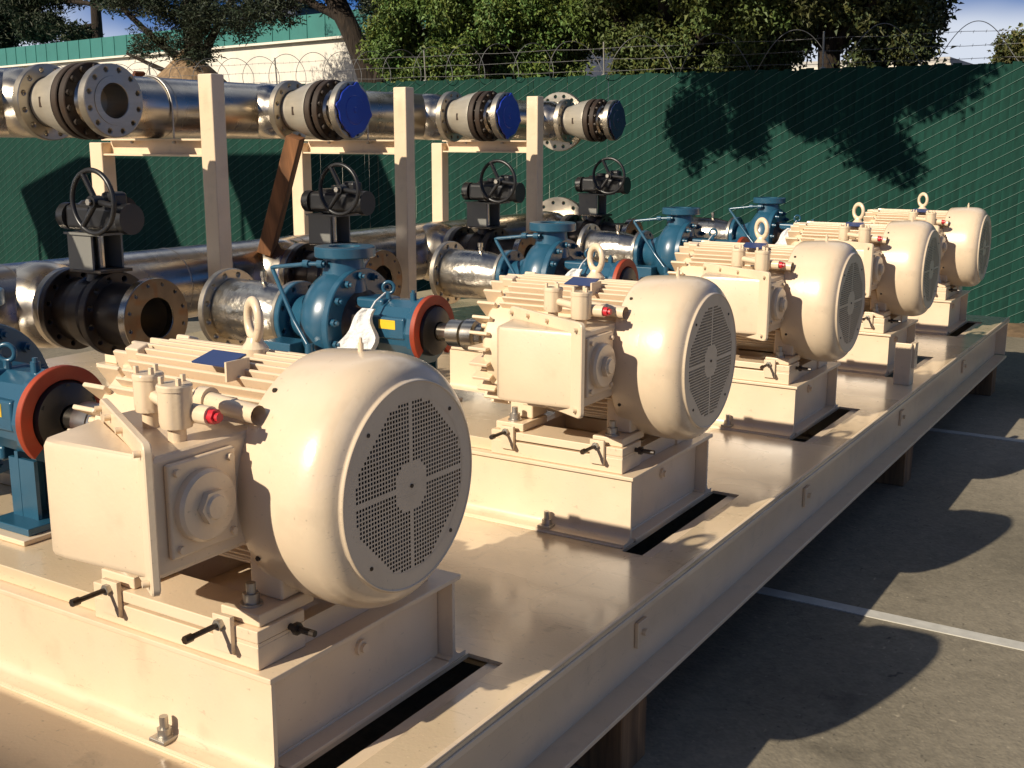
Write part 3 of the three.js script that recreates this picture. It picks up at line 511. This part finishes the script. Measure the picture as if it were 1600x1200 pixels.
// repeats along the skid: i counts from the near end, the fence stands beyond the far end
for (let i = 0; i < 5; i++) {
  const o = ORD[4 - i], dz = -i * S, first = i === 0;
  const put = (p, label) => { if (first) p.userData.label = label; else { const c = dup(p, dz, label); if (p !== pedestal) { c.rotation.y = 0.012 * (hash(i, 3, 71) - 0.5); c.position.x += 0.008 * (hash(i, 4, 72) - 0.5); } } };
  put(pedestal, `cream welded steel pedestal under the ${o} motor from the green fence`);
  put(slideBase, `cream slide base with jacking bolts under the ${o} motor from the green fence`);
  put(motor, `cream finned electric motor with fan cover, ${o} from the green fence`);
  put(pump, `blue centrifugal pump with red guard ring, ${o} from the green fence`);
}
for (let i = 0; i < 5; i++) {
  const o = ORD[4 - i];
  const put = (p, label, n0) => { if (i === n0) { p.userData.label = label; p.position.z += -i * S; } else if (i > n0) dup(p, -(i - n0) * S, label); };
  put(spool, `crumpled shiny metal pipe spool at the ${o} blue pump from the green fence`, 0);
  put(check, `flanged metal check valve on the upper header, ${o} from the green fence`, 0);
  put(valve, `dark gear valve with black handwheel on the lower header, ${o} from the green fence`, 0);
  put(bag, `white plastic bag tied to the ${o} blue pump from the green fence`, 1);
  if (i === 4) { const c = dup(cap, -2 * S, 'blue round cap in painted shade on the check valve nearest the green fence'); c.traverse((m) => { if (m.isMesh) m.material = M.shadedCap; }); } else put(cap, `bright blue round cap on the ${o} check valve from the green fence`, 2);
}
frame.userData.label = 'cream pipe frame under the upper header, third from the green fence';
dup(frame, -1.79, 'cream pipe frame under the upper header, second from the green fence');
dup(frame, -3.58, 'cream pipe frame under the upper header, first from the green fence');
// timber wedged between the two headers
{
  const t = thing('timber_plank', 'brown timber plank leaning between lower and upper header pipes', 'plank', -3.72, 0.1, -3.4);
  const a = new THREE.Vector3(-3.76, 0.07, -3.43), b = new THREE.Vector3(-3.5, 0.80, -3.46), d = b.clone().sub(a), L = d.length();
  const q = new THREE.Quaternion().setFromUnitVectors(new THREE.Vector3(0, 1, 0), d.normalize());
  const pl = new THREE.Group();
  const g = box(-0.045, 0.045, 0, L, -0.07, 0.07, 0.003); g.rotateY(0.5); g.applyQuaternion(q); g.translate(a.x, a.y, a.z); part(t, 'board', g, M.wood);
  const e = box(-0.044, 0.044, -0.0025, 0.001, -0.069, 0.069); e.rotateY(0.5); e.applyQuaternion(q); e.translate(a.x, a.y, a.z); part(t, 'end_grain', e, M.woodEnd);
}

// ---------------------------------------------------------------- fence
{
  const ZF = -11.4, X0 = -22.6, X1 = 3.2, top = 1.612;
  const t = thing('slatted_fence', 'tall green slatted chain link fence topped with razor wire', 'fence', -9.7, -G, ZF);
  const n = 300, w = (X1 - X0) / n, geos = [0, 1, 2].map((k) => { const g = new THREE.CylinderGeometry(0.05, 0.05, 3.36 + k * 0.012, 8, 1, true, -1.1, 2.2); g.scale(1.06, 1, 0.07); return met(g); });
  for (let i = 0; i < n; i++) {
    const m = new THREE.Mesh(geos[(i * 7 + (i >> 2)) % 3], M.slats[Math.floor(hash(i, 3, 9) * 3)]); m.name = 'slat';
    m.position.set(X0 + (i + 0.5) * w + 9.7, 1.12 + 0.02 * hash(i, 5, 9), (i % 2 ? -0.0105 : -0.0125) + 0.001 * hash(i, 8, 2)); { const xx = X0 + i * w; if (xx > -10.4 && xx < -5.3) m.scale.x = 0.86 + 0.1 * hash(i, 4, 4); } m.rotation.z = 0.006 * (hash(i, 6, 9) - 0.5); m.rotation.y = 0.05 * (hash(i, 7, 1) - 0.5); t.add(m);
  }
  const wires = [], backs = [], k = Math.tan(29 * Math.PI / 180), Ht = top + G - 0.02, Y0 = -0.56;
  for (let c = X0 - (Ht - Y0) / k; c < X1; c += 0.124 / k) {
    let xa = c, ya = Y0, xb = c + (Ht - Y0) / k, yb = Ht;
    if (xa < X0) { ya += (X0 - xa) * k; xa = X0; } if (xb > X1) { yb -= (xb - X1) * k; xb = X1; }
    if (xb - xa < 0.05) continue;
    wires.push(bar([xa, ya - G, ZF - 0.001], [xb, yb - G, ZF - 0.001], 0.0027, 4));
    backs.push(bar([X0 + X1 - xa, ya - G, ZF - 0.03], [X0 + X1 - xb, yb - G, ZF - 0.03], 0.0028, 4));
  }
  const wm = part(t, 'wire_mesh', J(wires, backs), M.wire); wm.userData.kind = 'stuff';
  for (let x = X0; x <= X1; x += 2.85) {
    const p = part(t, 'post', at(toY(cylX(0.035, -G - 0.56, top + 0.02, 14)), x, 0, ZF - 0.08), M.galv);
    part(t, 'wire_arm', bar([x, top, ZF - 0.08], [x, top + 0.42, ZF - 0.05], 0.012, 6), M.galv, p);
  }
  part(t, 'top_rail', at(cylX(0.021, X0, X1, 12), 0, top - 0.05, ZF - 0.06), M.galv);
  for (const [dy, dz] of [[0.06, -0.07], [0.2, -0.06], [0.34, -0.05]]) {
    const pts = []; for (let i = 0; i <= 60; i++) pts.push([X0 + (X1 - X0) * i / 60, top + dy + 0.008 * Math.sin(i * 2.1 + dy * 30), ZF + dz]);
    const barbs = []; for (let x = X0; x < X1; x += 0.13) barbs.push(bar([x, top + dy - 0.014, ZF + dz - 0.01], [x + 0.012, top + dy + 0.014, ZF + dz + 0.01], 0.0022, 4));
    part(t, 'barbed_wire', J(tube(pts, 0.0028, 60, 5), barbs), M.darkWire);
  }
  const pts = []; { let a = 0; for (let i = 0; i <= 1400; i++) { const u = i / 1400, x = X0 + u * (X1 - X0), pitch = x < -6 ? 0.55 : 1.0; a += (X1 - X0) / 1400 / pitch * Math.PI * 2; const wob = 1 + 0.06 * Math.sin(u * 57); pts.push(new THREE.Vector3(x, top + 0.21 + 0.245 * wob * Math.sin(a), ZF - 0.03 + 0.245 * Math.cos(a))); } }
  part(t, 'razor_coil', new THREE.TubeGeometry(new THREE.CatmullRomCurve3(pts), 2200, 0.0046, 5), M.darkWire);
}

// ---------------------------------------------------------------- buildings beyond the fence
{
  const t = thing('warehouse', 'long white warehouse with a teal roof band behind the fence', 'building', -28, -G, -24);
  const ax = -46, az = -26.2, bx = -11, bz = -20.4, L = Math.hypot(bx - ax, bz - az), ry = -Math.atan2(bz - az, bx - ax);
  const P = (g) => { g.rotateY(ry); g.translate((ax + bx) / 2, 0, (az + bz) / 2); return g; };
  part(t, 'wall', P(box(-L / 2, L / 2, -G, 3.42, -8, 0)), M.wall);
  part(t, 'roof_band', P(prism([[-L / 2 - 0.2, 0.12], [L / 2 + 0.2, 0.12], [L / 2 + 0.2, -8.2], [-L / 2 - 0.2, -8.2]], 3.42, 4.05)), M.teal);
  part(t, 'band_edge', P(box(-L / 2 - 0.22, L / 2 + 0.22, 3.38, 3.44, 0.1, 0.15)), M.wall);
  for (let i = 0; i < 46; i++) { const x = -L / 2 + 0.4 + i * 0.75; part(t, 'roof_seam', P(box(x, x + 0.03, 3.45, 4.05, 0.12, 0.14)), M.teal); }
  part(t, 'roof_unit', J(box(-24.5, -21.8, 4.05, 4.6, -25.2, -23.6, 0.05), box(-24.7, -21.6, 4.6, 4.68, -25.3, -23.5, 0.02)), M.roofUnit);
}
{
  const t = thing('low_building', 'low pale building with a flat roof behind the dark trees', 'building', -4.2, -G, -19);
  part(t, 'wall', box(-7.6, -2.6, -G, 1.85, -22, -17.5), M.wall);
  part(t, 'roof', box(-7.8, -2.4, 1.85, 2.1, -22.3, -17.2, 0.02), M.paleRoof);
  part(t, 'fascia', box(-7.82, -2.38, 1.88, 2.0, -17.2, -17.17), M.wall);
}
{
  const t = thing('soil_pile', 'heaped pile of tan soil in front of the white warehouse', 'soil pile', -18.4, -G, -16);
  const g = new THREE.PlaneGeometry(8, 7, 60, 50); g.rotateX(-Math.PI / 2); const p = g.attributes.position;
  for (let i = 0; i < p.count; i++) { const x = p.getX(i), z = p.getZ(i), r = Math.hypot(x / 3.9, z / 3.4), h = Math.max(0, 1 - r); p.setY(i, 4.15 * Math.pow(h, 0.82) * (0.9 + 0.2 * fbm((x + 4) / 8, (z + 4) / 8, 5, 5, 4, 17)) + 0.06 * fbm((x + 4) / 8, (z + 4) / 8, 40, 40, 2, 18)); }
  g.computeVertexNormals(); g.translate(-18.75, -G - 0.02, -16.6); part(t, 'mound', g, M.dirt);
  for (const [x, y, z, a] of [[-19.6, 2.0, -15.3, 0.5], [-19.2, 2.1, -15.4, -0.4], [-18.9, 1.95, -15.2, 0.9]]) { const b = box(-0.35, 0.35, -0.04, 0.04, -0.14, 0.14, 0.01); b.rotateZ(a); b.translate(x, y, z); part(t, 'debris_board', b, M.debris); }
}

// ---------------------------------------------------------------- trees
function leafClump(n, rad, len, wid) {
  const pos = [], nor = [];
  for (let i = 0; i < n; i++) {
    const v = new THREE.Vector3(rr(-1, 1), rr(-1, 1), rr(-1, 1)); if (v.length() > 1) { i--; continue; }
    v.multiplyScalar(rad); const q = new THREE.Quaternion().setFromEuler(new THREE.Euler(rr(-1, 1), rr(0, 6.28), rr(-0.9, 0.9))), l = len * rr(0.7, 1.2), w = wid * rr(0.7, 1.2);
    const k = [[0, 0, 0], [l * 0.45, 0.012, w / 2], [l, -0.02, 0], [l * 0.45, 0.012, -w / 2]].map((c) => new THREE.Vector3(...c).applyQuaternion(q).add(v));
    for (const [a, b, c] of [[0, 1, 2], [0, 2, 3]]) { const nn = k[b].clone().sub(k[a]).cross(k[c].clone().sub(k[a])).normalize(); for (const e of [a, b, c]) { pos.push(k[e].x, k[e].y, k[e].z); nor.push(nn.x, nn.y, nn.z); } }
  }
  const g = new THREE.BufferGeometry(); g.setAttribute('position', new THREE.Float32BufferAttribute(pos, 3)); g.setAttribute('normal', new THREE.Float32BufferAttribute(nor, 3)); g.setAttribute('uv', new THREE.Float32BufferAttribute(new Float32Array(pos.length / 3 * 2), 2)); return g;
}
const clumps = { broad: leafClump(34, 0.17, 0.068, 0.042), fine: leafClump(34, 0.22, 0.10, 0.022), far: leafClump(30, 0.42, 0.22, 0.07) };
function limb(pts, r0, r1) {                                  // tapered limb along points
  const c = new THREE.CatmullRomCurve3(pts.map((p) => new THREE.Vector3(...p))), n = 14, g = new THREE.TubeGeometry(c, n, 1, 9), p = g.attributes.position;
  for (let i = 0; i <= n; i++) { const o = c.getPointAt(i / n), r = r0 + (r1 - r0) * i / n; for (let j = 0; j <= 9; j++) { const k = i * 10 + j, v = new THREE.Vector3().fromBufferAttribute(p, k).sub(o).multiplyScalar(r * (0.92 + 0.16 * hash(j, i, 4))).add(o); p.setXYZ(k, v.x, v.y, v.z); } }
  g.computeVertexNormals(); return g;
}
function tree(name, label, base, trunk, limbs, blobs, kind, col, dens, group) {
  const t = thing(name, label, 'tree', base[0], base[1], base[2], group);
  part(t, 'trunk', J(limb(...trunk), limbs.map((l) => limb(...l))), M.bark);
  const mats = [], cols = [], d = new THREE.Object3D(), c = new THREE.Color();
  for (const [x, y, z, rx, ry, rz, k = 1] of blobs) {
    const n = Math.round(dens * k * Math.pow(rx * ry * rz, 0.72) * 210);
    // sub-clusters so that the outline is lumpy and gaps open between them
    const subs = []; const ns = Math.max(4, Math.round(7 + 9 * rx * ry));
    for (let s = 0; s < ns; s++) { const th = rr(0, 6.283), u = rr(-1, 1), q = Math.sqrt(1 - u * u), rad = Math.cbrt(rr(0.12, 1)) * 0.82; subs.push([q * Math.cos(th) * rad, u * rad, q * Math.sin(th) * rad, rr(0.22, 0.42)]); }
    for (let i = 0; i < n; i++) {
      const s = subs[Math.floor(rnd() * ns)], th = rr(0, 6.283), u = rr(-1, 1), q = Math.sqrt(1 - u * u), rad = Math.cbrt(rr(0.25, 1)) * s[3];
      d.position.set(x + rx * (s[0] + q * Math.cos(th) * rad) - base[0], y + ry * (s[1] + u * rad) - base[1], z + rz * (s[2] + q * Math.sin(th) * rad) - base[2]);
      d.rotation.set(rr(-0.6, 0.6), rr(0, 6.283), rr(-0.6, 0.6)); const sc = rr(0.55, 1.4); d.scale.set(sc, sc, sc); d.updateMatrix(); mats.push(d.matrix.clone());
      const v = rr(0.7, 1.3), y2 = rnd(); cols.push(c.clone().setRGB(col[0] * v * (0.8 + 0.5 * y2), col[1] * v, col[2] * v * (1.1 - 0.4 * y2)));
    }
  }
  const im = new THREE.InstancedMesh(clumps[kind], M.leaf, mats.length); im.name = 'crown'; im.userData.kind = 'stuff';
  mats.forEach((m, i) => { im.setMatrixAt(i, m); im.setColorAt(i, cols[i]); }); t.add(im);
  return t;
}
const TG = 'trees beyond the fence';
const green = [0.105, 0.165, 0.034], deep = [0.022, 0.036, 0.014], olive = [0.052, 0.068, 0.02];
tree('conifer', 'dark conifer with open layered boughs behind the warehouse roof', [-38.6, -G, -30], [[[-38.6, -G, -30], [-38.5, 3, -30], [-38.4, 9, -30]], 0.32, 0.16], [[[[-38.5, 5.4, -30], [-40, 5.3, -29.8], [-42.5, 5.5, -29.6]], 0.1, 0.04], [[[-38.5, 6.2, -30], [-40, 6.4, -29.8], [-43, 6.6, -29.6]], 0.1, 0.04], [[[-38.5, 6, -30], [-37, 6.2, -29.8], [-35.5, 6.2, -29.8]], 0.1, 0.04]],
  [[-41.6, 5.4, -29.6, 1.7, 0.5, 1], [-42.6, 6.3, -29.6, 1.9, 0.4, 1], [-40.4, 6.8, -29.8, 1.3, 0.5, 1], [-36.3, 6.4, -29.8, 1.5, 0.5, 1], [-39.5, 5.0, -29.8, 0.9, 0.35, 0.8], [-44.6, 5.4, -29.5, 1.2, 1.6, 1], [-38.5, 9, -30, 2.2, 1.5, 2]], 'far', deep, 1.1, TG);
tree('shade_tree', 'dark shade tree with a thick trunk beside the soil pile', [-18.5, -G, -16.6], [[[-18.5, -G, -16.6], [-18.5, 1.6, -16.6], [-18.4, 3, -16.5], [-18.2, 6, -16.4]], 0.3, 0.16], [[[[-18.45, 2.3, -16.6], [-19.3, 2.9, -16.4], [-20.3, 3.7, -16.2]], 0.12, 0.05], [[[-18.45, 2.4, -16.6], [-17.6, 3.1, -16.4], [-16.6, 4, -16.2]], 0.12, 0.05], [[[-18.4, 2.0, -16.6], [-19.0, 2.3, -16.2], [-19.9, 2.7, -15.9]], 0.08, 0.03]],
  [[-18.5, 3.9, -16.4, 1.5, 0.8, 1.1, 1.2], [-20.1, 4.0, -16.2, 0.7, 0.45, 0.7], [-17.1, 3.6, -16.2, 1.0, 0.55, 0.9], [-18.1, 2.95, -16.2, 0.7, 0.45, 0.7, 1.2], [-16.5, 3.3, -16.2, 0.7, 0.4, 0.7], [-19.5, 3.0, -16.1, 0.5, 0.4, 0.5], [-18.4, 5.4, -16.3, 2.6, 1.3, 2]], 'fine', deep, 0.95, TG);
tree('leaning_tree', 'leaning trunk tree with hanging dark boughs in front of the white wall', [-12.1, -G, -15.2], [[[-12.0, -G, -15.2], [-12.2, 1.4, -15.2], [-12.6, 2.6, -15.1], [-13.2, 3.8, -15], [-13.4, 6, -15]], 0.26, 0.15], [[[[-12.2, 1.6, -15.2], [-11.8, 2.7, -15.1], [-11.6, 4.2, -15]], 0.16, 0.08], [[[-12.9, 3.0, -15.1], [-13.8, 3.4, -15], [-15, 3.5, -14.9]], 0.09, 0.03]],
  [[-13.0, 3.7, -15, 1.5, 0.55, 1], [-11.7, 3.2, -15.1, 0.6, 0.8, 0.7, 1.3], [-11.6, 2.2, -15.3, 0.5, 0.8, 0.6, 1.3], [-14.6, 3.35, -14.9, 0.8, 0.4, 0.7], [-12.3, 5.2, -15, 2.4, 1.2, 1.8], [-11.5, 1.7, -15.3, 0.5, 0.5, 0.5, 1.2]], 'fine', deep, 1.1, TG);
tree('broadleaf_tree', 'sunlit green broadleaf tree with dense low foliage over the fence', [-8.6, -G, -13.6], [[[-8.6, -G, -13.6], [-8.6, 0.6, -13.6], [-8.4, 2.4, -13.6], [-8.5, 5, -13.6]], 0.24, 0.12], [[[[-8.6, 1.0, -13.6], [-9.4, 2, -13.4], [-10.2, 3, -13.2]], 0.12, 0.05], [[[-8.5, 1.2, -13.6], [-7.6, 2, -13.4], [-6.8, 2.9, -13.2]], 0.12, 0.05], [[[-8.5, 1.3, -13.6], [-8.4, 2.2, -13], [-8.6, 2.8, -12.6]], 0.1, 0.04]],
  [[-10.15, 2.25, -13.2, 0.62, 0.5, 0.6, 1.2], [-9.4, 1.95, -13.0, 0.55, 0.5, 0.55, 1.2], [-9.6, 2.8, -13.0, 0.7, 0.45, 0.6, 1.1], [-8.7, 2.55, -12.8, 0.6, 0.5, 0.55, 1.1], [-8.5, 1.75, -13.2, 0.6, 0.45, 0.5, 1.1], [-7.8, 2.6, -12.9, 0.55, 0.55, 0.6, 1.1], [-7.3, 1.95, -13.2, 0.5, 0.5, 0.5, 1.1], [-6.8, 2.6, -13.1, 0.55, 0.5, 0.6], [-8.5, 3.6, -13.2, 2.2, 0.9, 1.4], [-10.0, 1.55, -13.5, 0.5, 0.45, 0.5, 1.2], [-8.6, 1.5, -13.9, 0.7, 0.4, 0.5, 1.1], [-9.6, 2.2, -14.4, 1.1, 0.9, 0.6, 1.3], [-8.3, 2.5, -14.4, 1.1, 0.9, 0.6, 1.3], [-7.1, 2.7, -14.4, 0.9, 0.6, 0.6, 1.2]], 'broad', green, 2.6, TG);
tree('dense_tree', 'dense dark green tree overhanging the middle of the green fence', [-4.9, -G, -12.9], [[[-4.9, -G, -12.9], [-5.0, 0.8, -12.9], [-5.2, 2.2, -12.8], [-5.1, 4.2, -12.4]], 0.2, 0.11], [[[[-5.1, 1.6, -12.9], [-4.4, 2.4, -12.2], [-4.2, 3.2, -11]], 0.14, 0.06], [[[-5.1, 1.5, -12.9], [-5.9, 2.4, -12.8], [-6.6, 3.2, -12.6]], 0.12, 0.05]],
  [[-4.35, 2.55, -12.1, 0.65, 0.42, 0.6, 1.2], [-3.75, 2.35, -12.2, 0.5, 0.4, 0.5, 1.2], [-3.9, 1.95, -12.6, 0.6, 0.35, 0.5, 1.1], [-5.6, 2.9, -12.7, 0.8, 0.5, 0.7], [-5.5, 2.0, -12.4, 0.5, 0.5, 0.4, 1.4], [-4.9, 1.9, -12.5, 0.4, 0.4, 0.3, 1.4], [-5.2, 2.05, -13.2, 0.7, 0.4, 0.4, 1.1], [-4.6, 1.75, -13.3, 0.6, 0.3, 0.4, 1.1], [-4.8, 3.6, -11.8, 1.7, 0.7, 1.3], [-6.1, 2.5, -14, 0.7, 0.5, 0.6, 1.2], [-5.2, 2.6, -13.8, 0.9, 0.8, 0.6, 1.3], [-4.3, 2.2, -14, 0.8, 0.8, 0.6, 1.3],
    [-5.15, 3.0, -8.1, 0.33, 0.42, 0.5, 1.6], [-4.8, 3.5, -8.4, 0.7, 0.32, 0.8, 1.6], [-4.55, 2.85, -8.1, 0.2, 0.22, 0.3, 1.6]], 'broad', [0.075, 0.105, 0.024], 2.6, TG);
tree('evergreen_tree', 'dark evergreen tree with a slim trunk against the cloudy sky', [-2.9, -G, -12.7], [[[-2.9, -G, -12.7], [-2.93, 1.2, -12.7], [-2.9, 2.4, -12.5], [-2.7, 4.4, -12]], 0.19, 0.1], [[[[-2.9, 1.9, -12.7], [-2.4, 2.3, -12.2], [-2.0, 2.6, -11.8]], 0.09, 0.03], [[[-2.9, 2.2, -12.6], [-3, 2.8, -11.4], [-3, 3.3, -9.4]], 0.1, 0.04]],
  [[-3.2, 2.45, -12.3, 0.6, 0.42, 0.6, 1.2], [-2.45, 2.4, -12.3, 0.5, 0.45, 0.5, 1.2], [-2.35, 1.95, -12.5, 0.4, 0.28, 0.4, 1.2], [-1.98, 2.2, -12.4, 0.3, 0.45, 0.4, 1.2], [-1.9, 1.85, -12.6, 0.26, 0.22, 0.3, 1.2], [-2.7, 3.2, -11.8, 1.2, 0.55, 1.1], [-3.6, 3.1, -11.8, 0.9, 0.5, 0.9], [-3.4, 2.6, -13.4, 0.9, 0.6, 0.5, 1.3], [-2.4, 2.6, -13.4, 0.8, 0.7, 0.5, 1.3],
    [-4.0, 3.4, -8.2, 0.8, 0.36, 0.7, 1.8], [-3.1, 3.4, -8.2, 0.7, 0.36, 0.7, 1.8], [-2.4, 3.6, -8.2, 0.55, 0.26, 0.7, 1.8], [-3.0, 2.85, -8.1, 0.38, 0.4, 0.5, 1.8], [-3.6, 3.2, -8.2, 0.5, 0.3, 0.5, 1.8]], 'broad', olive, 2.6, TG);
tree('round_bush_tree', 'small yellowish round bush tree showing above the fence end', [-1.0, -G, -17], [[[-1.0, -G, -17], [-1.0, 0.5, -17], [-1.0, 1.8, -17]], 0.15, 0.07], [], [[-0.95, 1.9, -17, 0.85, 0.5, 0.8, 1.2], [-1.5, 1.75, -17, 0.5, 0.35, 0.5, 1.2], [-0.3, 2.1, -17, 0.8, 0.55, 0.7, 1.2]], 'broad', [0.075, 0.085, 0.022], 2.6, TG);

// ---------------------------------------------------------------- unseen canopies, invented to throw slanted shade on the fence and ground
for (const [x0, x1, y0, y1, label] of [[-19.8, -16.3, 3.9, 4.5, 'unseen grey pitched canopy on four posts, added to shade the fence'], [-14.5, -11.25, 4.57, 4.6, 'unseen grey level canopy on four posts, added to shade the fence']]) {
  const t = thing('added_shade_canopy', label, 'canopy', (x0 + x1) / 2, -G, -2.6, 'unseen canopies added to shade the fence');
  const s = new THREE.Shape([[x0, y0 - 0.08], [(x0 + x1) / 2, y1 - 0.08], [x1, y1 - 0.08], [x1, y1], [(x0 + x1) / 2, y1], [x0, y0]].map((p) => new THREE.Vector2(...p)));
  const g = new THREE.ExtrudeGeometry(s, { depth: 6.4, bevelEnabled: false }); g.translate(0, 0, -4.68); part(t, 'roof', g, M.addedCanopy);
  for (const x of [x0 + 0.3, x1 - 0.3]) for (const z of [-4.3, 1.3]) part(t, 'post', at(toY(cylX(0.04, -G, (x < (x0 + x1) / 2 ? y0 : y1 - 0.1) - 0.0, 12)), x, 0, z), M.galv);
}

scene.traverse((o) => { if (o.isMesh) { o.castShadow = true; o.receiveShadow = true; } });
renderer.render(scene, camera);
